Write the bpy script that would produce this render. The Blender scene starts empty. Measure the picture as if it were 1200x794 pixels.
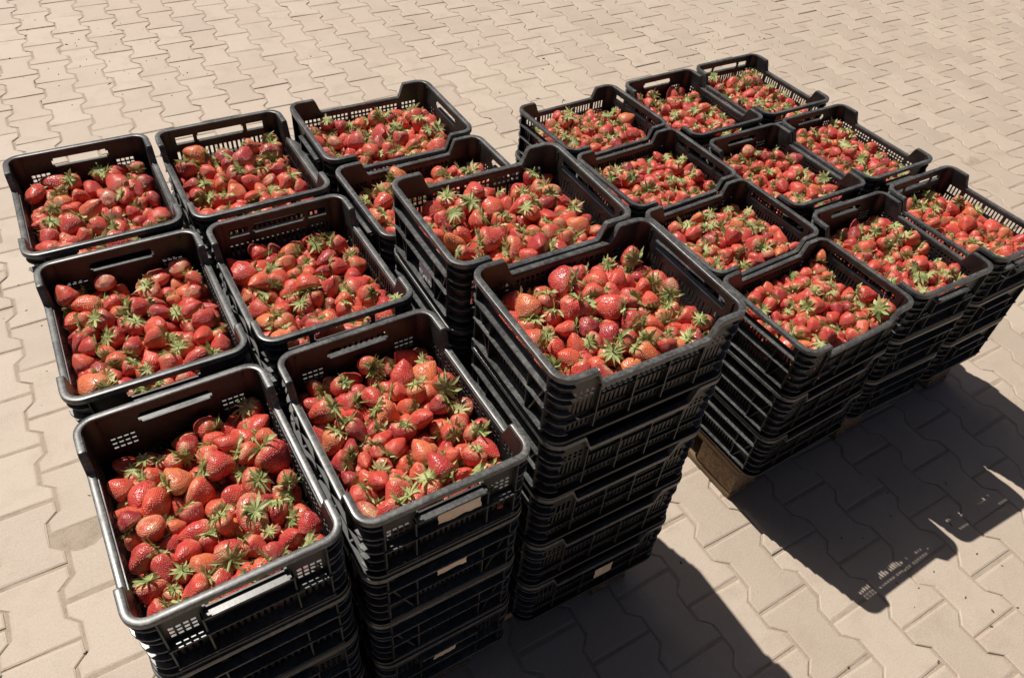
import bpy, math, random
import numpy as np
from mathutils import Vector, Matrix, Euler

random.seed(11)
rng = np.random.default_rng(11)
scene = bpy.context.scene
col = scene.collection

# ------------------------------------------------------------------ camera
CAM = dict(f=894.1, pos=(0.148, -0.5334, 1.7079), yaw=0.6081, pitch=-0.7747, roll=0.1007)
def cam_axes():
    y, p, r = CAM['yaw'], CAM['pitch'], CAM['roll']
    fw = np.array([math.sin(y)*math.cos(p), math.cos(y)*math.cos(p), math.sin(p)])
    rt = np.array([math.cos(y), -math.sin(y), 0.0]); up = np.cross(rt, fw)
    return fw, math.cos(r)*rt+math.sin(r)*up, -math.sin(r)*rt+math.cos(r)*up
FW, RT, UP = cam_axes()
cd = bpy.data.cameras.new('camera'); cam = bpy.data.objects.new('camera', cd); col.objects.link(cam)
m = Matrix.Identity(4)
for i in range(3):
    m[i][0], m[i][1], m[i][2], m[i][3] = RT[i], UP[i], -FW[i], CAM['pos'][i]
cam.matrix_world = m
cd.sensor_width = 36; cd.lens = 36*CAM['f']/1200; cd.clip_start = 0.02; cd.clip_end = 600
scene.camera = cam

# ------------------------------------------------------------------ sky and sun
SUN_DIR = Vector((0.104, -0.384, -0.604)).normalized()      # way the light travels
elev = math.asin(-SUN_DIR.z)
az = math.atan2(-SUN_DIR.x, -SUN_DIR.y)                     # clockwise from +Y towards the sun
w = bpy.data.worlds.new('World'); scene.world = w; w.use_nodes = True
nt = w.node_tree; nt.nodes.clear()
sky = nt.nodes.new('ShaderNodeTexSky'); sky.sky_type = 'NISHITA'; sky.sun_disc = False
sky.sun_elevation = elev; sky.sun_rotation = az; sky.dust_density = 2.5; sky.air_density = 0.3; sky.ozone_density = 0.6
bg = nt.nodes.new('ShaderNodeBackground'); bg.inputs['Strength'].default_value = 0.05
wo = nt.nodes.new('ShaderNodeOutputWorld')
nt.links.new(sky.outputs[0], bg.inputs[0]); nt.links.new(bg.outputs[0], wo.inputs[0])
sd = bpy.data.lights.new('sun', 'SUN'); sd.energy = 5.0; sd.angle = math.radians(0.5); sd.color = (1.0, 0.945, 0.86)
so = bpy.data.objects.new('sun', sd); col.objects.link(so)
so.rotation_euler = SUN_DIR.to_track_quat('-Z', 'Y').to_euler(); so.location = (-1, 4, 6)
vs = scene.view_settings
vs.view_transform = 'Standard'; vs.look = 'None'; vs.exposure = 0.0; vs.gamma = 1.0; vs.use_curve_mapping = False

# ------------------------------------------------------------------ helpers
def tag(o, label=None, cat=None, group=None, kind=None):
    if label: o['label'] = label
    if cat: o['category'] = cat
    if group: o['group'] = group
    if kind: o['kind'] = kind
    return o
def link(name, data, parent=None, loc=(0, 0, 0), rot=(0, 0, 0)):
    o = bpy.data.objects.new(name, data); col.objects.link(o)
    o.parent = parent; o.location = loc; o.rotation_euler = rot
    return o
class MB:
    def __init__(s): s.v = []; s.f = []; s.mi = []
    def add(s, vs_, fs):
        n = len(s.v); s.v += [tuple(a) for a in vs_]; s.f += [tuple(i+n for i in f) for f in fs]
    def mark(s, i0, k=1):
        s.mi += [0]*(i0-len(s.mi)) + [k]*(len(s.f)-i0)
    def box(s, x0, x1, y0, y1, z0, z1, bev=0.0):
        b = bev
        if b <= 0:
            vs_ = [(x, y, z) for z in (z0, z1) for y in (y0, y1) for x in (x0, x1)]
            s.add(vs_, [(0, 2, 3, 1), (4, 5, 7, 6), (0, 1, 5, 4), (2, 6, 7, 3), (0, 4, 6, 2), (1, 3, 7, 5)])
        else:
            rings = []
            for z, i in ((z0, b), (z0+b, 0), (z1-b, 0), (z1, b)):
                rings.append([(x0+i+c, y0+i, z) for c in (b,)] + [(x1-i-b, y0+i, z), (x1-i, y0+i+b, z), (x1-i, y1-i-b, z),
                             (x1-i-b, y1-i, z), (x0+i+b, y1-i, z), (x0+i, y1-i-b, z), (x0+i, y0+i+b, z)])
            vs_ = sum(rings, []); fs = [tuple(reversed(range(8))), tuple(range(24, 32))]
            for k in range(3):
                for j in range(8):
                    a, c = k*8+j, k*8+(j+1) % 8
                    fs.append((a, c, c+8, a+8))
            s.add(vs_, fs)
    def mesh(s, name, mat, smooth=None):
        me = bpy.data.meshes.new(name); me.from_pydata(s.v, [], s.f); me.materials.append(mat)
        if s.mi:
            me.materials.append(M['plastic_rim']); s.mi += [0]*(len(s.f)-len(s.mi)); me.polygons.foreach_set('material_index', s.mi)
        if smooth is not None:
            me.shade_smooth(); me.set_sharp_from_angle(angle=math.radians(smooth))
        me.update(); return me

def fast_mesh(name, verts, loops, counts, mats, midx=None, attrs=None, smooth=False):
    me = bpy.data.meshes.new(name)
    me.vertices.add(len(verts)); me.vertices.foreach_set('co', np.ascontiguousarray(verts, dtype=np.float32).ravel())
    me.loops.add(len(loops)); me.loops.foreach_set('vertex_index', np.ascontiguousarray(loops, dtype=np.int32))
    me.polygons.add(len(counts))
    st = np.concatenate([[0], np.cumsum(counts)[:-1]]).astype(np.int32)
    me.polygons.foreach_set('loop_start', st)
    for mm in mats: me.materials.append(mm)
    if midx is not None: me.polygons.foreach_set('material_index', np.ascontiguousarray(midx, dtype=np.int32))
    me.update(calc_edges=True)
    if smooth: me.shade_smooth()
    else: me.shade_flat()
    for k, v in (attrs or {}).items():
        a = me.attributes.new(k, 'FLOAT', 'POINT'); a.data.foreach_set('value', np.ascontiguousarray(v, dtype=np.float32))
    me.validate(); return me

def new_mat(name):
    mt = bpy.data.materials.new(name); mt.use_nodes = True; t = mt.node_tree
    return mt, t, t.nodes['Principled BSDF']
def N(t, typ, **kw):
    n = t.nodes.new(typ)
    for k, v in kw.items():
        if k in n.inputs.keys(): n.inputs[k].default_value = v
        else: setattr(n, k, v)
    return n
def ramp(t, fac, stops, interp='LINEAR'):
    r = t.nodes.new('ShaderNodeValToRGB'); e = r.color_ramp; e.interpolation = interp
    e.elements[0].position, e.elements[0].color = stops[0][0], (*stops[0][1], 1)
    e.elements[1].position, e.elements[1].color = stops[-1][0], (*stops[-1][1], 1)
    for p, c in stops[1:-1]:
        q = e.elements.new(p); q.color = (*c, 1)
    t.links.new(fac, r.inputs[0]); return r.outputs[0]
def mix(t, fac, a, b, mode='MIX'):
    n = t.nodes.new('ShaderNodeMix'); n.data_type = 'RGBA'; n.blend_type = mode
    for sock, v in ((n.inputs[0], fac), (n.inputs[6], a), (n.inputs[7], b)):
        if hasattr(v, 'links') or isinstance(v, bpy.types.NodeSocket): t.links.new(v, sock)
        elif isinstance(v, (int, float)): sock.default_value = v
        else: sock.default_value = (*v, 1)
    return n.outputs[2]
def math_n(t, op, a, b=0.0):
    n = t.nodes.new('ShaderNodeMath'); n.operation = op
    for sock, v in ((n.inputs[0], a), (n.inputs[1], b)):
        if isinstance(v, bpy.types.NodeSocket): t.links.new(v, sock)
        else: sock.default_value = v
    return n.outputs[0]
def noise(t, vec, scale, detail=3.0, rough=0.55):
    n = N(t, 'ShaderNodeTexNoise'); n.inputs['Scale'].default_value = scale
    n.inputs['Detail'].default_value = detail; n.inputs['Roughness'].default_value = rough
    if vec is not None: t.links.new(vec, n.inputs['Vector'])
    return n.outputs[0]
def bump(t, bsdf, h, strength, dist):
    b = N(t, 'ShaderNodeBump'); b.inputs['Strength'].default_value = strength; b.inputs['Distance'].default_value = dist
    t.links.new(h, b.inputs['Height']); t.links.new(b.outputs[0], bsdf.inputs['Normal'])

# ------------------------------------------------------------------ materials
def mat_paver(name, src):
    mt, t, b = new_mat(name)
    geo = N(t, 'ShaderNodeNewGeometry'); pos = geo.outputs['Position']
    if src == 'object':
        tone = N(t, 'ShaderNodeObjectInfo').outputs['Random']
    else:
        a = N(t, 'ShaderNodeAttribute'); a.attribute_name = 'tone'; tone = a.outputs['Fac']
    c = ramp(t, tone, [(0.0, (.40, .33, .268)), (.3, (.465, .382, .31)), (.7, (.515, .43, .352)), (.88, (.47, .372, .305)), (1, (.43, .345, .285))])
    n1 = noise(t, pos, 1.7, 4)
    c = mix(t, ramp(t, n1, [(.38, (0, 0, 0)), (.7, (.55, .55, .55))]), c, (.55, .465, .38))
    n2 = noise(t, pos, 9.0, 5, .65)
    c = mix(t, ramp(t, n2, [(.5, (0, 0, 0)), (.72, (.7, .7, .7))]), c, (.37, .295, .23))
    n4 = noise(t, pos, 3.3, 6, .7)
    c = mix(t, ramp(t, n4, [(.55, (0, 0, 0)), (.75, (.6, .6, .6))]), c, (.41, .33, .25))
    n3 = noise(t, pos, 260.0, 3, .7)
    c = mix(t, .3, c, ramp(t, n3, [(.3, (.28, .22, .17)), (.5, (.49, .395, .31)), (.75, (.62, .53, .44))]), 'MIX')
    t.links.new(c, b.inputs['Base Color'])
    b.inputs['Roughness'].default_value = .62; b.inputs['Specular IOR Level'].default_value = .5
    hh = mix(t, .4, n3, noise(t, pos, 45.0, 4, .6))
    bump(t, b, hh, .45, .0035)
    return mt
M = {}
M['paver'] = mat_paver('paver_concrete', 'object')
M['paver_field'] = mat_paver('paver_concrete_field', 'attr')
def mat_sand():
    mt, t, b = new_mat('joint_sand')
    pos = N(t, 'ShaderNodeNewGeometry').outputs['Position']
    n1 = noise(t, pos, 24, 5, .7); n2 = noise(t, pos, 420, 2, .6)
    c = ramp(t, n1, [(.3, (.30, .24, .185)), (.5, (.43, .35, .275)), (.75, (.50, .415, .33))])
    c = mix(t, .35, c, ramp(t, n2, [(.3, (.16, .12, .09)), (.7, (.5, .41, .32))]))
    t.links.new(c, b.inputs['Base Color']); b.inputs['Roughness'].default_value = .95
    bump(t, b, n2, .6, .003)
    return mt
M['sand'] = mat_sand()
def mat_plastic(name, base, dust, r0, r1, f0=.06):
    mt, t, b = new_mat(name)
    pos = N(t, 'ShaderNodeNewGeometry').outputs['Position']
    n1 = noise(t, pos, 14, 5, .7); n2 = noise(t, pos, 170, 3, .65); n3 = noise(t, pos, 55, 4, .6)
    f = math_n(t, 'MULTIPLY', ramp(t, n1, [(.42, (f0, f0, f0)), (.72, (.8, .8, .8))]), ramp(t, n2, [(.35, (.25, .25, .25)), (.7, (1, 1, 1))]))
    c = mix(t, math_n(t, 'MULTIPLY', f, dust), base, (.31, .31, .30))
    sc = ramp(t, n3, [(.66, (0, 0, 0)), (.74, (.35, .35, .35))])
    c = mix(t, math_n(t, 'MULTIPLY', sc, dust), c, (.28, .27, .26))
    t.links.new(c, b.inputs['Base Color'])
    r = ramp(t, n1, [(.32, (r0, r0, r0)), (.72, (r1, r1, r1))]); t.links.new(r, b.inputs['Roughness'])
    b.inputs['Specular IOR Level'].default_value = .5
    bump(t, b, n2, .12, .0006)
    return mt
M['plastic'] = mat_plastic('black_plastic', (.0105, .0105, .011), .22, .36, .6)
M['plastic_rim'] = mat_plastic('black_plastic_worn_rim', (.02, .021, .023), .85, .24, .46, .3)

def mat_fruit(name, src, k):
    mt, t, b = new_mat(name)
    if src == 'object':
        a = N(t, 'ShaderNodeAttribute'); a.attribute_type = 'OBJECT'; a.attribute_name = 'tone'
    else:
        a = N(t, 'ShaderNodeAttribute'); a.attribute_name = 'tone'
    tone = a.outputs['Fac']
    ta = N(t, 'ShaderNodeAttribute'); ta.attribute_name = 'along'; along = ta.outputs['Fac']
    oc = N(t, 'ShaderNodeTexCoord').outputs['Object']
    if src == 'object':                 # decorrelate berries that share a mesh
        va = N(t, 'ShaderNodeVectorMath'); va.operation = 'ADD'
        t.links.new(oc, va.inputs[0])
        loc = N(t, 'ShaderNodeObjectInfo').outputs['Random']
        sc_ = math_n(t, 'MULTIPLY', loc, 57.0); t.links.new(sc_, va.inputs[1]); oc = va.outputs[0]
    c = ramp(t, tone, [(0, (.33, .014, .028)), (.2, (.52, .028, .036)), (.48, (.69, .055, .044)), (.75, (.76, .10, .048)), (1, (.78, .23, .08))])
    n1 = noise(t, oc, 1.3*k, 3)
    c = mix(t, ramp(t, n1, [(.43, (0, 0, 0)), (.72, (.6, .6, .6))]), c, (.76, .18, .11))
    n5 = noise(t, oc, .9*k, 2)
    c = mix(t, ramp(t, n5, [(.5, (0, 0, 0)), (.75, (.6, .6, .6))]), c, (.44, .024, .034))
    sh = math_n(t, 'MULTIPLY', ramp(t, along, [(.66, (0, 0, 0)), (.95, (1, 1, 1))]), ramp(t, n1, [(.36, (.05, .05, .05)), (.62, (.95, .95, .95))]))
    c = mix(t, sh, c, (.74, .43, .24))
    v = N(t, 'ShaderNodeTexVoronoi'); v.feature = 'F1'; v.inputs['Scale'].default_value = 8.2*k; v.inputs['Randomness'].default_value = .45
    t.links.new(oc, v.inputs['Vector']); d = v.outputs['Distance']
    seed = ramp(t, d, [(.13, (1, 1, 1)), (.22, (0, 0, 0))])
    c = mix(t, math_n(t, 'MULTIPLY', seed, .8), c, (.75, .45, .17))
    t.links.new(c, b.inputs['Base Color'])
    b.inputs['Roughness'].default_value = .34; b.inputs['Specular IOR Level'].default_value = .8
    b.inputs['Subsurface Weight'].default_value = .2; b.inputs['Subsurface Radius'].default_value = (.006, .0012, .0008)
    b.inputs['Subsurface Scale'].default_value = 1.0
    h = ramp(t, d, [(.1, (.35, .35, .35)), (.22, (0, 0, 0)), (.5, (.9, .9, .9)), (.8, (1, 1, 1))])
    bump(t, b, h, .85, .0016)
    return mt
M['fruit'] = mat_fruit('strawberry_skin', 'object', 1.0)
M['fruit_heap'] = mat_fruit('strawberry_skin_heap', 'attr', 55.0)
def mat_calyx(name, k):
    mt, t, b = new_mat(name)
    oc = N(t, 'ShaderNodeTexCoord').outputs['Object']
    inf = N(t, 'ShaderNodeObjectInfo').outputs['Random']
    va = N(t, 'ShaderNodeVectorMath'); va.operation = 'ADD'
    t.links.new(oc, va.inputs[0]); t.links.new(math_n(t, 'MULTIPLY', inf, 31.0), va.inputs[1])
    n = noise(t, va.outputs[0], .8*k, 3)
    c = ramp(t, n, [(.3, (.11, .16, .035)), (.45, (.37, .43, .15)), (.6, (.58, .61, .29)), (.76, (.64, .56, .30))])
    t.links.new(c, b.inputs['Base Color']); b.inputs['Roughness'].default_value = .6
    tr = N(t, 'ShaderNodeBsdfTranslucent'); t.links.new(c, tr.inputs[0])
    ms = N(t, 'ShaderNodeMixShader'); ms.inputs[0].default_value = .25
    t.links.new(b.outputs[0], ms.inputs[1]); t.links.new(tr.outputs[0], ms.inputs[2])
    t.links.new(ms.outputs[0], t.nodes['Material Output'].inputs['Surface'])
    return mt
M['calyx'] = mat_calyx('calyx_green', 1.0)
M['calyx_heap'] = mat_calyx('calyx_green_heap', 55.0)
def mat_wood(name, chip=False):
    mt, t, b = new_mat(name)
    oc = N(t, 'ShaderNodeTexCoord').outputs['Object']
    mp = N(t, 'ShaderNodeMapping'); mp.inputs['Scale'].default_value = (34, 34, 34) if chip else (3, 40, 40)
    t.links.new(oc, mp.inputs[0])
    n = noise(t, mp.outputs[0], 4 if chip else 2, 5, .7)
    c = ramp(t, n, [(.32, (.08, .048, .026)), (.5, (.21, .135, .075)), (.7, (.38, .27, .16))])
    t.links.new(c, b.inputs['Base Color']); b.inputs['Roughness'].default_value = .85
    bump(t, b, n, .5, .002)
    return mt
M['wood'] = mat_wood('pallet_wood'); M['chip'] = mat_wood('pressed_chip_block', True)
def mat_paper(name, a_, b_):
    mt, t, b = new_mat(name)
    oc = N(t, 'ShaderNodeTexCoord').outputs['Object']
    n = noise(t, oc, 40, 4, .7)
    t.links.new(ramp(t, n, [(.35, a_), (.65, b_)]), b.inputs['Base Color']); b.inputs['Roughness'].default_value = .6
    bump(t, b, noise(t, oc, 60, 3), .5, .003)
    return mt
M['kraft'] = mat_paper('kraft_label', (.6, .46, .33), (.76, .62, .48))
M['white_label'] = mat_paper('white_label', (.45, .47, .5), (.8, .8, .8))
M['debris'] = mat_paper('dry_debris', (.06, .045, .025), (.2, .15, .07))

# ------------------------------------------------------------------ ground: sand bed and interlocking pavers
PX, PY, AMP = 0.14, 0.2, 0.0135
X0, Y0 = -0.262, 0.922            # middle of the column whose tabs end at x=-0.182; one of its joints
def lattice_noise(nx, ny, step):
    g = rng.random((ny//step+3, nx//step+3)); yi, xi = np.arange(ny)/step, np.arange(nx)/step
    y0, x0 = yi.astype(int), xi.astype(int); fy, fx = (yi-y0)[:, None], (xi-x0)[None, :]
    return (g[y0][:, x0]*(1-fy)*(1-fx)+g[y0+1][:, x0]*fy*(1-fx)+g[y0][:, x0+1]*(1-fy)*fx+g[y0+1][:, x0+1]*fy*fx)
bx_ = np.concatenate([[-150, -30, -6, -2.5], np.arange(-1.2, 6.6, .03), [9, 30, 150]]); by_ = np.concatenate([[-150, -30, -6, -2.5], np.arange(-1.2, 5.4, .03), [8, 30, 150]])
nx_, ny_ = len(bx_), len(by_)
hz_ = -.0026+.0034*(lattice_noise(nx_, ny_, 9)-.5)+.0022*(lattice_noise(nx_, ny_, 2)-.5)
gx, gy = np.meshgrid(bx_, by_)
bed_v = np.stack([gx, gy, np.clip(hz_, -.0046, -.0017)], -1).reshape(-1, 3)
qi = (np.arange(ny_-1)[:, None]*nx_+np.arange(nx_-1)[None, :]).ravel()
bed_l = np.stack([qi, qi+1, qi+nx_+1, qi+nx_], -1).ravel()
pavement = tag(link('pavement', fast_mesh('pavement', bed_v, bed_l, np.full(len(qi), 4), [M['sand']], smooth=True)), kind='structure')
def paver_outline(g):
    h = PY/2-g; w0 = PX/2-g*.9
    side = [(AMP, -h), (AMP, -.062), (-AMP, -.037), (-AMP, .037), (AMP, .062), (AMP, h)]
    return [(w0+a, y) for a, y in side] + [(-w0-a, y) for a, y in reversed(side)]
def paver_geo(seed):
    r = random.Random(seed)
    pts = paver_outline(.0026); n = len(pts)
    jit = [(r.gauss(0, .0011), r.gauss(0, .0011)) for _ in pts]
    chip = [r.choice((0, 0, 0, 0, .003, .006)) for _ in pts]
    def ring_at(g, k):
        out = []
        for (x, y), (jx, jy), ch in zip(paver_outline(g), jit, chip):
            l = math.hypot(x, y); out.append((x+jx-x/l*ch*k, y+jy-y/l*ch*k))
        return out
    o = ring_at(.0026, 0)
    rings = [[(x, y, -.02) for x, y in o], [(x, y, -.0042) for x, y in o]]
    i1 = ring_at(.0042, .5); rings.append([(x, y, -.0014) for x, y in i1])
    i2 = ring_at(.0085, 1); rings.append([(x, y, 0) for x, y in i2])
    vs_ = sum(rings, []); fs = []
    for k in range(3):
        for j in range(n):
            a, c = k*n+j, k*n+(j+1) % n; fs.append((a, c, c+n, a+n))
    b0 = 3*n                       # split the waisted top into convex pieces
    fs += [(b0, b0+1, b0+10, b0+11), (b0+1, b0+2, b0+9, b0+10), (b0+2, b0+3, b0+8, b0+9), (b0+3, b0+4, b0+7, b0+8), (b0+4, b0+5, b0+6, b0+7)]
    return vs_, fs
PGEO = [paver_geo(k) for k in range(9)]
pv, pf = PGEO[0]; paver_meshes = []
for v_, f_ in PGEO:
    pmb = MB(); pmb.add(v_, f_); paver_meshes.append(pmb.mesh('paver', M['paver']))
def project(p):
    d = np.asarray(p)-np.array(CAM['pos']); z = d @ FW
    return 600+CAM['f']*(d @ RT)/z, 397-CAM['f']*(d @ UP)/z, z
BOXES = [((0, 0, 0), (.59, 1.19, .76)), ((.6, 0, 0), (1.0, 1.19, .76)), ((.63, .03, 0), (.99, .6, .9)), ((1.33, .06, 0), (2.3, 1.24, .6))]
def hidden(p):
    o = np.array(CAM['pos']); d = np.asarray(p)-o
    for lo, hi in BOXES:
        with np.errstate(divide='ignore'):
            t1 = (np.array(lo)-o)/d; t2 = (np.array(hi)-o)/d
        a, b_ = np.minimum(t1, t2).max(), np.maximum(t1, t2).min()
        if a < b_ and 0 < a < .999: return True
    return False
cells = []
for i in range(-22, 62):
    for j in range(-22, 42):
        cells.append((X0+i*PX, Y0+PY/2+(j-.5*(i % 2))*PY))
vis = []
for k, (x, y) in enumerate(cells):
    px, py, z = project((x, y, 0))
    if z > .2 and -25 < px < 1225 and -15 < py < 815 and not hidden((x, y, 0)): vis.append((z, k))
vis.sort(); near = set(k for z, k in vis[:300])
fv, ff, ft = [], [], []
pvn = [np.array(v_) for v_, f_ in PGEO]
for k, (x, y) in enumerate(cells):
    rx, ry, rz, dz = random.gauss(0, .004), random.gauss(0, .004), random.gauss(0, .008), random.gauss(0, .0007)
    if k in near:
        link('paver', paver_meshes[k % 9], pavement, (x, y, dz), (rx, ry, rz))
    else:
        R = np.array(Euler((rx, ry, rz)).to_matrix())
        fv.append(pvn[(k*7) % 9] @ R.T + (x, y, dz))
        ft.append(random.random())
nv = len(pv)
field_v = np.concatenate(fv); pf_loops = np.concatenate([np.array(f) for f in pf])
cnt = np.array([len(f) for f in pf]); nfv = len(fv)
loops = (np.arange(nfv)[:, None]*nv + pf_loops[None, :]).ravel()
fm = fast_mesh('paver_field', field_v, loops, np.tile(cnt, nfv), [M['paver_field']], attrs={'tone': np.repeat(ft, nv)})
tag(link('paver_field', fm, pavement), kind='stuff')

# ------------------------------------------------------------------ crate
LX, LY, CH = 0.370, 0.287, 0.155
RC = 0.032
HX, HY = LX/2-RC, LY/2-RC
DROP = 0.034
def ztop_side(u):
    a = abs(u)
    if a > .120: return CH
    if a < .102: return CH-DROP
    s = (a-.102)/.018; return CH-DROP*(1-(s*s*(3-2*s)))
def frange(a, b, step):
    n = max(1, int(round((b-a)/step))); return [a+(b-a)*i/n for i in range(n+1)]
def uniq(l):
    l = sorted(l); o = [l[0]]
    for v in l[1:]:
        if v-o[-1] > 5e-4: o.append(v)
    return o
def slots(a, b, n, wd):
    p = (b-a)/n; return [(a+p*(i+.5)-wd/2, a+p*(i+.5)+wd/2) for i in range(n)]
def end_holes(var):
    H = []
    if var == 0:
        H += [(-.052, .052, .119, .138), (-.056, .056, .1235, .1335)]
        for s in (-1, 1):
            for a, b in slots(.066, .104, 4, .0068):
                for z0 in (.083, .0925, .102): H.append((min(s*a, s*b), max(s*a, s*b), z0, z0+.0065))
        for a, b in slots(-.056, .056, 12, .0042): H.append((a, b, .028, .066))
        for s in (-1, 1):
            for a, b in slots(.07, .108, 4, .0042): H.append((min(s*a, s*b), max(s*a, s*b), .028, .060))
    elif var == 2:
        H += [(-.092, .092, .119, .139), (-.095, .095, .123, .135)]
        for a, b in slots(-.058, .058, 13, .0045): H.append((a, b, .029, .068))
        for a, b in slots(-.106, .106, 22, .0045): H.append((a, b, .080, .104))
    else:
        H += [(-.050, .050, .117, .137), (-.053, .053, .121, .133)]
        for s in (-1, 1): H.append((min(s*.061, s*.1), max(s*.061, s*.1), .118, .136))
        for a, b in slots(-.106, .106, 20, .0062): H.append((a, b, .072, .101))
        for a, b in slots(-.106, .106, 20, .0055): H.append((a, b, .024, .056))
    return H
def side_holes(var):
    H = []
    for s0, s1 in ((-.15, -.108), (-.098, -.036), (-.030, .030), (.036, .098), (.108, .15)):
        n = max(3, int(round((s1-s0)/.0105)))
        for a, b in slots(s0, s1, n, .0068):
            if var != 1:
                H.append((a, b, .0905, .0975)); H.append((a, b, .1005, .1075))
            else:
                H.append((a, b, .083, .1075))
        n2 = max(3, int(round((s1-s0)/.0088)))
        for a, b in slots(s0, s1, n2, .0042): H.append((a, b, .052 if var != 1 else .05, .084 if var != 1 else .077))
        for a, b in slots(s0, s1, n2, .0042): H.append((a, b, .018, .04))
    return H
def wall_pts(kind, us):
    """outline (x,y,nx,ny) in a local frame: wall kind with outward normal +X (end) or +Y (side)"""
    if kind == 'end': return [(LX/2, u, 1, 0) for u in us]
    return [(-u, LY/2, 0, 1) for u in us]
def inset_at(z): return .0150-.0060*max(0, min(1, z/CH))
def build_wall(pts, zt, holes, us):
    mb = MB(); nC = len(us)
    zs = uniq([0.0, .012, CH-.004, CH] + ([h[2] for h in holes]+[h[3] for h in holes]) + [CH-DROP-.004, CH-DROP])
    idx = {}
    def V(i, j, inner):
        key = (i, j, inner)
        if key not in idx:
            z = min(zs[j], zt[i]-.004); x, y, nx, ny = pts[i]
            d = inset_at(z)+(.0028 if inner else 0)
            idx[key] = len(mb.v); mb.v.append((x-nx*d, y-ny*d, z))
        return idx[key]
    solid = np.zeros((nC-1, len(zs)-1), bool)
    for i in range(nC-1):
        for j in range(len(zs)-1):
            if zs[j] >= min(zt[i], zt[i+1])-.004-1e-6 and zs[j] >= max(zt[i], zt[i+1])-.004-1e-6: continue
            uc, zc = (us[i]+us[i+1])/2, (zs[j]+zs[j+1])/2
            solid[i, j] = not any(h[0] < uc < h[1] and h[2] < zc < h[3] for h in holes)
    for i in range(nC-1):
        for j in range(len(zs)-1):
            if not solid[i, j]: continue
            mb.f.append((V(i, j, 0), V(i+1, j, 0), V(i+1, j+1, 0), V(i, j+1, 0)))
            mb.f.append((V(i, j, 1), V(i, j+1, 1), V(i+1, j+1, 1), V(i+1, j, 1)))
            if i == 0 or not solid[i-1, j]: mb.f.append((V(i, j, 0), V(i, j+1, 0), V(i, j+1, 1), V(i, j, 1)))
            if i == nC-2 or not solid[i+1, j]: mb.f.append((V(i+1, j, 0), V(i+1, j, 1), V(i+1, j+1, 1), V(i+1, j+1, 0)))
            if j > 0 and not solid[i, j-1]: mb.f.append((V(i, j, 0), V(i, j, 1), V(i+1, j, 1), V(i+1, j, 0)))
            if j < len(zs)-2 and not solid[i, j+1]: mb.f.append((V(i, j+1, 0), V(i+1, j+1, 0), V(i+1, j+1, 1), V(i, j+1, 1)))
    return mb
def sweep(mb, pts, prof, zoff=None, closed=False):
    """prof: list of (inset, z) closed loop, outward-lower first; zoff: z per point"""
    n, k = len(pts), len(prof); base = len(mb.v)
    for i, (x, y, nx, ny) in enumerate(pts):
        zo = zoff[i] if zoff else 0
        for d, z in prof: mb.v.append((x-nx*d, y-ny*d, z+zo))
    rngi = range(n) if closed else range(n-1)
    for i in rngi:
        i2 = (i+1) % n
        for j in range(k):
            j2 = (j+1) % k
            mb.f.append((base+i*k+j, base+i2*k+j, base+i2*k+j2, base+i*k+j2))
    if not closed:
        mb.f.append(tuple(base+j for j in reversed(range(k)))); mb.f.append(tuple(base+(n-1)*k+j for j in range(k)))
def arc_pts(cx, cy, a0, a1, n=7):
    o = []
    for i in range(n):
        a = math.radians(a0+(a1-a0)*i/(n-1)); o.append((cx+RC*math.cos(a), cy+RC*math.sin(a), math.cos(a), math.sin(a)))
    return o
def rect_prof(i0, i1, z0, z1, b=.0008): return [(i1, z0), (i0+b, z0), (i0, z0+b), (i0, z1-b), (i0+b, z1), (i1, z1)]
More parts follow.
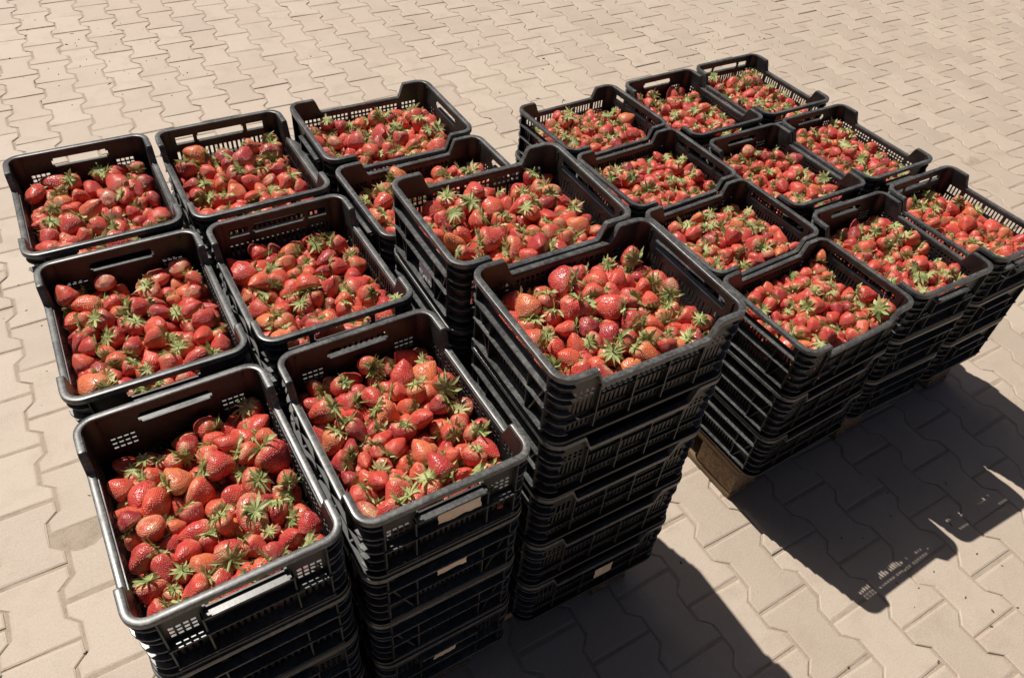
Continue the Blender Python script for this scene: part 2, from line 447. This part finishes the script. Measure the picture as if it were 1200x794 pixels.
def make_crate_meshes(var):
    out = {}
    H = end_holes(var); us = uniq([-HY, HY]+[h[0] for h in H]+[h[1] for h in H])
    pts = wall_pts('end', us); mb = build_wall(pts, [CH]*len(us), H, us)
    ends = wall_pts('end', [-HY, HY])
    bar = [-.058, .058] if var == 0 else [-HY, HY]
    i0 = len(mb.f); sweep(mb, wall_pts('end', bar), rect_prof(-.0030, .0125, .1105, .1145)); mb.mark(i0)
    for z0, z1, out_ in ((.0715, .0742, -.0028), (.0205, .023, -.0028)):
        i0 = len(mb.f); sweep(mb, ends, rect_prof(out_, .0142, z0, z1)); mb.mark(i0)
    for u in (-.1095, -.0605, .0605, .1095):
        sweep(mb, wall_pts('end', [u-.0012, u+.0012]), rect_prof(.0004, .0142, .012, .1100 if abs(u) < .1 else .147))
    if var == 2:
        for sg in (-1, 1):
            q = []
            for uu, zz in ((.104, .109), (.068, .024)):
                for du in (-.0016, .0016):
                    q += [(LX/2-.003, sg*(uu+du), zz), (LX/2-.0125, sg*(uu+du), zz)]
            mb.add(q, [(0, 2, 6, 4), (1, 5, 7, 3), (0, 4, 5, 1), (2, 3, 7, 6), (0, 1, 3, 2), (4, 6, 7, 5)])
    out['end_wall'] = mb.mesh('end_wall', M['plastic'])
    H = side_holes(var); us = uniq([-HX, HX]+[h[0] for h in H]+[h[1] for h in H]+frange(.102, .120, .003)+frange(-.120, -.102, .003))
    pts = wall_pts('side', us); mb = build_wall(pts, [ztop_side(u) for u in us], H, us)
    sp = wall_pts('side', [-HX, HX]); sweep(mb, sp, rect_prof(.0048, .0118, .0445, .0475))
    sweep(mb, wall_pts('side', [-.1, .1]), rect_prof(.0048, .0105, .0865 if var != 1 else .0795, .0885 if var != 1 else .082))
    for u in (-.103, -.033, .033, .103):
        sweep(mb, wall_pts('side', [u-.0012, u+.0012]), rect_prof(.0052, .0138, .012, .110))
    out['side_wall'] = mb.mesh('side_wall', M['plastic'])
    # a corner (the +x +y one)
    ap = arc_pts(HX, HY, 0, 90); mb = MB()
    sweep(mb, ap, [(.0178, 0), (.0150, 0), (.0090, CH-.004), (.0118, CH-.004)])
    for z0, z1, o_ in ((.0205, .023, .0035), (.0445, .047, .004), (.0685, .0715, .003), (.092, .0945, .004), (.1085, .112, .001), (.130, .1325, .0025)):
        i0 = len(mb.f); sweep(mb, ap, rect_prof(o_, .0135 if z0 < .1 else .0112, z0, z1)); mb.mark(i0)
    out['corner_post'] = mb.mesh('corner_post', M['plastic'], 40)
    # rim all the way round
    full, zo = [], []
    def put(ps, zf):
        for p, z in zip(ps, zf): full.append(p); zo.append(z)
    ue = frange(-HY, HY, .03); usd = uniq(frange(-HX, HX, .03)+frange(.099, .123, .002)+frange(-.123, -.099, .002))
    put([(LX/2, u, 1, 0) for u in ue], [CH]*len(ue)); put(arc_pts(HX, HY, 0, 90, 9)[1:-1], [CH]*7)
    put([(-u, LY/2, 0, 1) for u in usd], [ztop_side(u) for u in usd]); put(arc_pts(-HX, HY, 90, 180, 9)[1:-1], [CH]*7)
    put([(-LX/2, -u, -1, 0) for u in ue], [CH]*len(ue)); put(arc_pts(-HX, -HY, 180, 270, 9)[1:-1], [CH]*7)
    put([(u, -LY/2, 0, -1) for u in usd], [ztop_side(u) for u in usd]); put(arc_pts(HX, -HY, 270, 360, 9)[1:-1], [CH]*7)
    mb = MB()
    prof = [(.0108, -.0105), (.0086, -.0105), (.0086, -.0085), (.0014, -.0105), (0, -.0094), (0, -.0016), (.0005, -.0004), (.0016, 0), (.0101, 0), (.0110, -.0005), (.0114, -.0016), (.0114, -.0085)]
    sweep(mb, full, prof, zo, True)
    out['rim'] = mb.mesh('rim', M['plastic_rim'], 35)
    # base: flange, floor and locating foot
    mb = MB(); sweep(mb, full, [(.0175, 0), (.0026, 0), (.0018, .0012), (.0018, .0055), (.0026, .0068), (.0175, .0068)], None, True)
    sweep(mb, full, [(.0220, -.007), (.0176, -.007), (.0162, .0002), (.0220, .0002)], None, True)
    ring = [(x-nx*.016, y-ny*.016) for x, y, nx, ny in full]; n = len(ring)
    mb.add([(x, y, .0012) for x, y in ring]+[(x, y, .0056) for x, y in ring], [tuple(reversed(range(n))), tuple(range(n, 2*n))])
    out['base'] = mb.mesh('base', M['plastic'], 40)
    return out
CRATE = [make_crate_meshes(k) for k in range(3)]
def make_crate(var, loc, yaw, zs):
    e = link('plastic_crate', None, None, loc, (0, 0, yaw)); e.scale = (1, 1, zs); e.empty_display_size = .05
    c = CRATE[var]
    link('rim', c['rim'], e); link('base', c['base'], e)
    for a in (0, math.pi):
        link('end_wall', c['end_wall'], e, rot=(0, 0, a)); link('side_wall', c['side_wall'], e, rot=(0, 0, a))
    for k in range(4):
        o = link('corner_post', c['corner_post'], e)
        o.scale = (1 if k in (0, 3) else -1, 1 if k in (0, 1) else -1, 1)
    return e

# name, turned (long side along x = 0 rotation), centre x, centre y, yaw, top height, crates in stack, variant, place
TL, LL = "taller load's", "lower load's"
STACKS = [
 ('C1', 0, .153, .203, .008, .783, 4, 0, TL, 'outer column', 'shaded end'),
 ('C2', 0, .456, .200, -.001, .783, 4, 0, TL, 'centre column', 'shaded end'),
 ('B1', 0, .150, .606, -.014, .783, 4, 0, TL, 'outer column', 'middle'),
 ('B2', 0, .450, .599, -.004, .783, 4, 1, TL, 'centre column', 'middle'),
 ('A1', 0, .143, 1.001, -.014, .783, 4, 0, TL, 'outer column', 'sunny end'),
 ('A2', 0, .443, .990, -.004, .783, 4, 1, TL, 'centre column', 'sunny end'),
 ('T2', 1, .812, .160, -.014, .914, 5, 2, TL, 'inner column', 'shaded end'),
 ('T1', 1, .800, .452, -.020, .914, 5, 2, TL, 'inner column', 'second from shaded end'),
 ('B3', 1, .795, .745, .006, .776, 4, 0, TL, 'inner column', 'second from sunny end'),
 ('A3', 1, .795, 1.040, -.020, .782, 4, 0, TL, 'inner column', 'sunny end'),
 ('R10', 1, 1.513, .211, .030, .604, 3, 2, LL, 'inner column', 'shaded end'),
 ('R7', 1, 1.512, .504, .034, .604, 3, 2, LL, 'inner column', 'second from shaded end'),
 ('R4', 1, 1.505, .803, .032, .604, 3, 1, LL, 'inner column', 'second from sunny end'),
 ('R1', 1, 1.500, 1.104, .040, .604, 3, 1, LL, 'inner column', 'sunny end'),
 ('R8', 0, 1.864, .257, -.026, .604, 3, 0, LL, 'centre column', 'shaded end'),
 ('R5', 0, 1.862, .660, -.010, .604, 3, 0, LL, 'centre column', 'middle'),
 ('R2', 0, 1.854, 1.058, .001, .604, 3, 0, LL, 'centre column', 'sunny end'),
 ('R9', 0, 2.174, .260, -.004, .604, 3, 1, LL, 'outer column', 'shaded end'),
 ('R6', 0, 2.164, .664, -.012, .604, 3, 0, LL, 'outer column', 'middle'),
 ('R3', 0, 2.158, 1.062, -.014, .604, 3, 1, LL, 'outer column', 'sunny end'),
]
PALLET_TOP = 0.144
ORD = ['top', 'second from top', 'third from top', 'fourth from top', 'lowest']
tops = []; crates = {}
for nm, turned, x, y, yaw, h, n, var, load, colm, place in STACKS:
    yw = yaw if turned else yaw+math.pi/2
    base = PALLET_TOP+.0072; pitch = (h-base)/n
    for k in range(n):
        lay = n-1-k
        jx, jy = (0, 0) if lay == 0 else (random.uniform(-.0015, .0015), random.uniform(-.0015, .0015))
        v = var if lay == 0 else (2 if turned and random.random() < .7 else random.choice((0, 0, 1, 2)))
        e = make_crate(v, (x+jx, y+jy, base+pitch*k), yw+(0 if lay == 0 else random.uniform(-.004, .004)), pitch/CH)
        if lay == 0:
            lab = f"black crate heaped with strawberries, top of the {load} {colm}, {place}"
        else:
            o_ = 'lowest' if k == 0 else ORD[lay]
            lab = f"black crate, {o_} in its stack, {load} {colm}, {place}"
        tag(e, lab, 'crate', 'black crates stacked on two pallets')
        crates[(nm, lay)] = e
    tops.append((nm, x, y, base+pitch*(n-1), yw, pitch/CH, load, colm, place))

# ------------------------------------------------------------------ pallets
def make_pallet(cx, cy, yaw, label):
    e = tag(link('wooden_pallet', None, None, (cx, cy, 0), (0, 0, yaw)), label, 'pallet', 'wooden pallets under the crates')
    def board(name, x0, x1, y0, y1, z0, z1, mat):
        # the mesh is built around its own centre with its length along x, so that the grain runs along it
        lx, ly, lz = x1-x0, y1-y0, z1-z0; turn = ly > lx and name != 'block'
        if turn: lx, ly = ly, lx
        mb = MB(); mb.box(-lx/2, lx/2, -ly/2, ly/2, -lz/2, lz/2, .002)
        link(name, mb.mesh(name, mat), e, ((x0+x1)/2, (y0+y1)/2, (z0+z1)/2), (0, 0, math.pi/2 if turn else 0))
    
    A, B = .475, .565
    for i in range(7):
        yc = -B+.05+i*((2*B-.1)/6); board('deck_board', -A, A, yc-.05, yc+.05, .122, .144, M['wood'])
    for xc in (-A+.05, 0, A-.05):
        board('stringer_board', xc-.05, xc+.05, -B, B, .1, .122, M['wood'])
        board('bottom_board', xc-.05, xc+.05, -B, B, 0, .022, M['wood'])
        for yc in (-B+.07, 0, B-.07): board('block', xc-.048, xc+.048, yc-.068, yc+.068, .022, .1, M['chip'])
    return e
make_pallet(.495, .625, -.006, 'wooden pallet under the taller load of crates')
make_pallet(1.822, .675, .007, 'wooden pallet with chipboard blocks under the lower load of crates')

# ------------------------------------------------------------------ strawberries: shapes
def fruit_geo(seed, rings, segs):
    r = random.Random(seed)
    ln = r.uniform(1.95, 2.5); ex = r.uniform(.84, 1.12); ey = r.uniform(.9, 1.08)*(1 if r.random() > .25 else 1.2)
    p1, p2, p3 = [r.uniform(0, 6.28) for _ in range(3)]; a2, a3 = r.uniform(.02, .1), r.uniform(.01, .07)
    pw = r.uniform(.62, .9); bx, by = r.uniform(-.22, .22), r.uniform(-.22, .22); ridge = r.uniform(.0, .08)
    if seed % 5 == 3: a2 += .1; ex *= 1.12
    vs_, al = [], []
    for i in range(rings+1):
        t = i/rings; s = .5-.5*math.cos(math.pi*t); s = .35*t+.65*s
        z = (s-.52)*ln
        rr = (1-(1-s)**2.3)**pw*max(0, 1-s**7)**.5
        if s > .86: z -= (s-.86)*.75
        for j in range(segs):
            th = 2*math.pi*j/segs
            q = rr*(1+a2*math.sin(2*th+p1+s*1.5)+a3*math.sin(3*th+p2-2*s)+ridge*math.sin(7*th+p3)*s+.05*math.sin(5*s*3+p3+th))
            c = (s-.5)
            vs_.append((q*ex*math.cos(th)+bx*c*c*2, q*ey*math.sin(th)+by*c*c*2, z)); al.append(s)
    fs = []
    for i in range(rings):
        for j in range(segs):
            a, b_ = i*segs+j, i*segs+(j+1) % segs; fs.append((a, b_, b_+segs, a+segs))
    return np.array(vs_), fs, np.array(al), (.48*ln-.105)
def calyx_geo(seed, ztop):
    r = random.Random(seed*7+1); mb = MB(); n = r.randint(11, 15)
    dead = r.uniform(-.25, .4)
    for k in range(n):
        th = 2*math.pi*(k+r.uniform(-.25, .25))/n; ln = r.uniform(.7, 1.4); wd = r.uniform(.10, .18); up = dead+r.uniform(-.35, .5)
        c, s = math.cos(th), math.sin(th); tw = r.uniform(-.2, .2)
        def P(d, off, z): return (c*d-s*off, s*d+c*off, ztop+z)
        z1 = .05+.10*up; z2 = .02+.33*up; z3 = -.10+.75*up
        vs_ = [P(.06, -wd*.5, .03), P(.06, wd*.5, .03), P(ln*.36, -wd, z1+.03), P(ln*.36, wd, z1+.03), P(ln*.36, 0, z1-.03),
               P(ln*.7, -wd*.72, z2+.03+tw), P(ln*.7, wd*.72, z2+.03-tw), P(ln*.7, 0, z2-.02), P(ln, tw, z3)]
        mb.add(vs_, [(0, 4, 2), (0, 1, 4), (1, 3, 4), (2, 4, 7, 5), (4, 3, 6, 7), (5, 7, 8), (7, 6, 8)])
    return mb
def stem_geo(seed, ztop):
    r = random.Random(seed*13+5); mb = MB(); ln = r.uniform(.3, 1.15); bx, by = r.uniform(-.5, .5), r.uniform(-.5, .5)
    pts = []
    for i in range(4):
        t = i/3
        for j in range(5):
            a = 2*math.pi*j/5; rad = .075-.02*t
            pts.append((bx*t*t*ln+rad*math.cos(a), by*t*t*ln+rad*math.sin(a), ztop-.02+ln*t))
    fs = [(i*5+j, i*5+(j+1) % 5, (i+1)*5+(j+1) % 5, (i+1)*5+j) for i in range(3) for j in range(5)]+[(15, 16, 17, 18, 19)]
    mb.add(pts, fs); return mb
NV = 24
HI, LO, CAL, STEM = [], [], [], []
for sidx in range(NV):
    g = fruit_geo(sidx, 10, 16); HI.append(g); LO.append(fruit_geo(sidx, 5, 8))
    CAL.append(calyx_geo(sidx, g[3])); STEM.append(stem_geo(sidx, g[3]))
def fruit_mesh(g):
    v, f, a, _ = g
    lp = np.array(f).ravel()
    return fast_mesh('fruit', v, lp, np.full(len(f), 4), [M['fruit']], attrs={'along': a}, smooth=True)
FM = [fruit_mesh(g) for g in HI]
CM = [c.mesh('calyx', M['calyx']) for c in CAL]; SM = [c.mesh('stem', M['calyx']) for c in STEM]

# ------------------------------------------------------------------ strawberries: settle them in the crates
def settle(B, n, iters=190):
    g = np.random.default_rng(5)
    r = np.clip(g.normal(.0154, .0032, (B, n)), .0098, .0240)
    hx, hy = LX/2-.0165, LY/2-.0165
    p = np.stack([g.uniform(-hx+.02, hx-.02, (B, n)), g.uniform(-hy+.02, hy-.02, (B, n)), g.uniform(.02, .25, (B, n))], -1).astype(np.float32); r = r.astype(np.float32)
    rs = r[:, :, None]+r[:, None, :]; eye = np.eye(n, dtype=bool)[None]
    for it in range(iters):
        p[..., 2] -= .0022 if it < 150 else .0006
        for _ in range(1):
            d = p[:, :, None, :]-p[:, None, :, :]
            dist = np.sqrt((d*d).sum(-1))+1e-9
            ov = np.clip(rs*.955-dist, 0, None); ov[np.broadcast_to(eye, ov.shape)] = 0
            p += ((ov/dist)[..., None]*d).sum(2)*.32
        p[..., 0] = np.clip(p[..., 0], -hx+r, hx-r); p[..., 1] = np.clip(p[..., 1], -hy+r, hy-r)
        p[..., 2] = np.maximum(p[..., 2], .006+r)
    return p, r
NB = 405
SIM_P, SIM_R = settle(7, NB)
def rand_rot(bias):
    a = rng.normal(size=3); a[2] = a[2]*.8+bias; a /= np.linalg.norm(a)
    sp = rng.uniform(0, 6.28)
    q = Vector(a).to_track_quat('Z', 'Y').to_matrix() @ Matrix.Rotation(sp, 3, 'Z')
    return np.array(q), a
berries = []     # crate index, world centre, radius, rotation, axis, variant, tone
for ci, (nm, x, y, zb, yw, zs, *_r) in enumerate(tops):
    b = ci % 7; flip = math.pi if (ci//7) % 2 else 0
    c, s = math.cos(yw+flip), math.sin(yw+flip)
    for k in range(NB):
        px, py, pz = SIM_P[b, k]; r = SIM_R[b, k]
        if pz+r > CH-.012+.012: continue
        wpos = np.array([x+c*px-s*py, y+s*px+c*py, zb+pz*zs])
        R, ax = rand_rot(.34)
        la, lb = c*ax[0]+s*ax[1], -s*ax[0]+c*ax[1]          # caps do not push out through the crate walls
        fa = -1 if abs(px) > LX/2-.0165-2.3*r and la*px > 0 else 1
        fb = -1 if abs(py) > LY/2-.0165-2.3*r and lb*py > 0 else 1
        if fa < 0 or fb < 0:
            la *= fa; lb *= fb; ax = np.array([c*la-s*lb, s*la+c*lb, ax[2]])
            R = np.array(Vector(ax).to_track_quat('Z', 'Y').to_matrix() @ Matrix.Rotation(rng.uniform(0, 6.28), 3, 'Z'))
        tone = float(np.clip(rng.normal(.54, .27), 0, 1))
        berries.append((ci, wpos, r, R, ax, int(rng.integers(NV)), tone, rng.random(), rng.uniform(.84, 1.2, 3)))
print('berries', len(berries), 'top level', np.percentile(SIM_P[..., 2]+SIM_R, 95), (SIM_P[..., 2]+SIM_R).max())
# which show largest in the picture: a coarse painter's buffer of discs
idb = np.full((794, 1200), -1, np.int32)
info = []
for i, bb in enumerate(berries):
    u, v, z = project(bb[1]); info.append((z, i, u, v, CAM['f']*bb[2]/z))
for z, i, u, v, rr in sorted(info, reverse=True):
    x0, x1, y0, y1 = max(0, int(u-rr)), min(1200, int(u+rr)+2), max(0, int(v-rr)), min(794, int(v+rr)+2)
    if x0 >= x1 or y0 >= y1: continue
    yy, xx = np.mgrid[y0:y1, x0:x1]
    idb[y0:y1, x0:x1][(xx-u)**2+(yy-v)**2 < rr*rr] = i
area = np.bincount(idb[idb >= 0], minlength=len(berries))
full_area = np.array([math.pi*t[4]**2 for t in info])
order = np.argsort(-area); single = set(int(i) for i in order[:300])
def size_word(r): return 'small ' if r < .0158 else 'large ' if r > .0208 else ''
def spot(ci, wp):
    x, y, yw = tops[ci][1], tops[ci][2], tops[ci][4]; c, s = math.cos(yw), math.sin(yw); dx, dy = wp[0]-x, wp[1]-y
    a, b = c*dx+s*dy, -s*dx+c*dy; e, f = abs(a) > LX/2-.055, abs(b) > LY/2-.055
    return 'crate corner' if e and f else 'handle wall' if e else 'low wall' if f else 'mid-crate'
def tone_word(t): return 'deep red' if t < .3 else 'bright red' if t < .72 else 'orange red'
sv, sl, sc, smi, stone, sal = [], [], [], [], [], []; voff = 0
cal_np = [(np.array(c.v), c.f) for c in CAL]; stem_np = [(np.array(c.v), c.f) for c in STEM]
hi_l = [(g[0], np.array(g[1]).ravel(), len(g[1]), g[2]) for g in HI]; lo_l = [(g[0], np.array(g[1]).ravel(), len(g[1]), g[2]) for g in LO]
cal_l = [(v, np.concatenate([np.array(f) for f in fs]), np.array([len(f) for f in fs])) for v, fs in cal_np]
stem_l = [(v, np.concatenate([np.array(f) for f in fs]), np.array([len(f) for f in fs])) for v, fs in stem_np]
for i, (ci, wp, r, R, ax, var, tone, rnd, sq) in enumerate(berries):
    has_stem = rnd < .6; has_cal = rnd < .93
    if i in single:
        nm, *_q, load, colm, place = tops[ci]
        e = link('strawberry', None, None, wp); e.rotation_mode = 'QUATERNION'
        e.rotation_quaternion = Matrix(R.tolist()).to_quaternion(); e.scale = tuple(r*sq); e.empty_display_size = .5
        fo = link('fruit', FM[var], e); fo['tone'] = tone
        if has_cal:
            co = link('calyx', CM[var], e)
            if has_stem: link('stem', SM[var], co)
        cap = 'cap uppermost' if (ax[2] > .45 and has_cal) else 'cap aside' if has_cal else 'no cap'
        tag(e, f"{size_word(r)}{tone_word(tone)} strawberry, {cap}, {spot(ci, wp)}, {load} {colm}, {place}", 'strawberry', 'strawberries heaped in the crates')
    else:
        v, lp, nf, al = (hi_l if area[i] > 25 else lo_l)[var]
        sv.append((v*r*sq) @ R.T+wp); sl.append(lp+voff); sc.append(np.full(nf, 4)); smi.append(np.zeros(nf, int))
        stone.append(np.full(len(v), tone)); sal.append(al); voff += len(v)
        if area[i] > 0 or rnd < .3:
            for ok, lst in ((has_cal, cal_l), (has_cal and has_stem, stem_l)):
                if not ok: continue
                v, lp, cn = lst[var]
                sv.append((v*r*sq) @ R.T+wp); sl.append(lp+voff); sc.append(cn); smi.append(np.ones(len(cn), int))
                stone.append(np.full(len(v), tone)); sal.append(np.zeros(len(v))); voff += len(v)
sm = fast_mesh('strawberry_heap', np.concatenate(sv), np.concatenate(sl), np.concatenate(sc), [M['fruit_heap'], M['calyx_heap']],
               np.concatenate(smi), {'tone': np.concatenate(stone), 'along': np.concatenate(sal)}, smooth=True)
tag(link('strawberry_heap', sm), 'red strawberries with green caps filling the remaining crates', 'strawberries', kind='stuff')

# ------------------------------------------------------------------ paper labels on some crates
def paper(parent, mat, u, z, wd, ht, side, seed, name='paper_label'):
    r = random.Random(seed); mb = MB(); nx, nz = 8, 4; t = .0006
    top = []
    for j in range(nz+1):
        for i in range(nx+1):
            a = (i/nx-.5)*wd+r.uniform(-.0015, .0015); b_ = (j/nz-.5)*ht+r.uniform(-.001, .001)
            top.append((a, b_, r.uniform(0, .0012)))
    n = len(top)
    if side == 'end+': P = lambda a, b_, d: (LX/2-.0030+d, u+a, z+b_)
    elif side == 'end-': P = lambda a, b_, d: (-LX/2+.0030-d, u-a, z+b_)
    else: P = lambda a, b_, d: (u+a, -LY/2+.0040-d, z+b_)
    vs_ = [P(a, b_, d+t) for a, b_, d in top]+[P(a, b_, d) for a, b_, d in top]
    fs = []
    for j in range(nz):
        for i in range(nx):
            q = j*(nx+1)+i; fs += [(q, q+1, q+nx+2, q+nx+1), (n+q, n+q+nx+1, n+q+nx+2, n+q+1)]
    ring = [i for i in range(nx+1)]+[j*(nx+1)+nx for j in range(1, nz+1)]+[nz*(nx+1)+i for i in range(nx-1, -1, -1)]+[j*(nx+1) for j in range(nz-1, 0, -1)]
    for a, b_ in zip(ring, ring[1:]+ring[:1]): fs.append((a, a+n, b_+n, b_))
    mb.add(vs_, fs)
    o = link(name, mb.mesh(name, mat), parent); return o
# near end of the centre column: the crate's long axis is turned 90 degrees, its -x end faces the shaded side
for lay, (u, z, wd, ht) in {0: (-.012, .092, .072, .026), 1: (-.002, .096, .052, .018), 3: (.01, .094, .045, .02)}.items():
    paper(crates[('C2', lay)], M['kraft'], u, z, wd, ht, 'end-', 40+lay)['label'] = 'tan paper strip under the handle'
paper(crates[('T1', 0)], M['white_label'], -.02, .052, .05, .034, 'end-', 77)['label'] = 'crumpled silvery white sticker'
paper(crates[('T2', 4)], M['kraft'], .02, .07, .045, .035, 'side', 78)['label'] = 'torn tan paper scrap'

# ------------------------------------------------------------------ litter on the paving
mb = MB(); r = random.Random(3)
for k in range(420):
    if r.random() < .45:
        cx, cy = r.choice([(.25, 3.6), (.45, 3.2), (3.3, 2.2), (1.7, -.5), (2.3, 2.6), (-.2, 1.6)]); x, y = r.gauss(cx, .22), r.gauss(cy, .22)
    else: x, y = r.uniform(-1.5, 6), r.uniform(-.9, 5)
    L_ = r.uniform(.003, .012) if r.random() < .8 else r.uniform(.012, .026); W_ = r.uniform(.0012, .0035); a = r.uniform(0, 6.28)
    c, s = math.cos(a), math.sin(a); h = r.uniform(.0012, .003)
    pts = [(-L_/2, 0), (-L_*.1, -W_), (L_/2, W_*.3), (L_*.1, W_)]
    b_ = [(x+c*p-s*q, y+s*p+c*q, -.0005) for p, q in pts]; t_ = [(x+c*p*.6-s*q*.6, y+s*p*.6+c*q*.6, h) for p, q in pts]
    mb.add(b_+t_, [(4, 5, 6, 7)]+[(i, (i+1) % 4, 4+(i+1) % 4, 4+i) for i in range(4)])
tag(link('dry_litter', mb.mesh('dry_litter', M['debris'])), 'dry leaf bits and grit scattered on the paving', 'litter', kind='stuff')
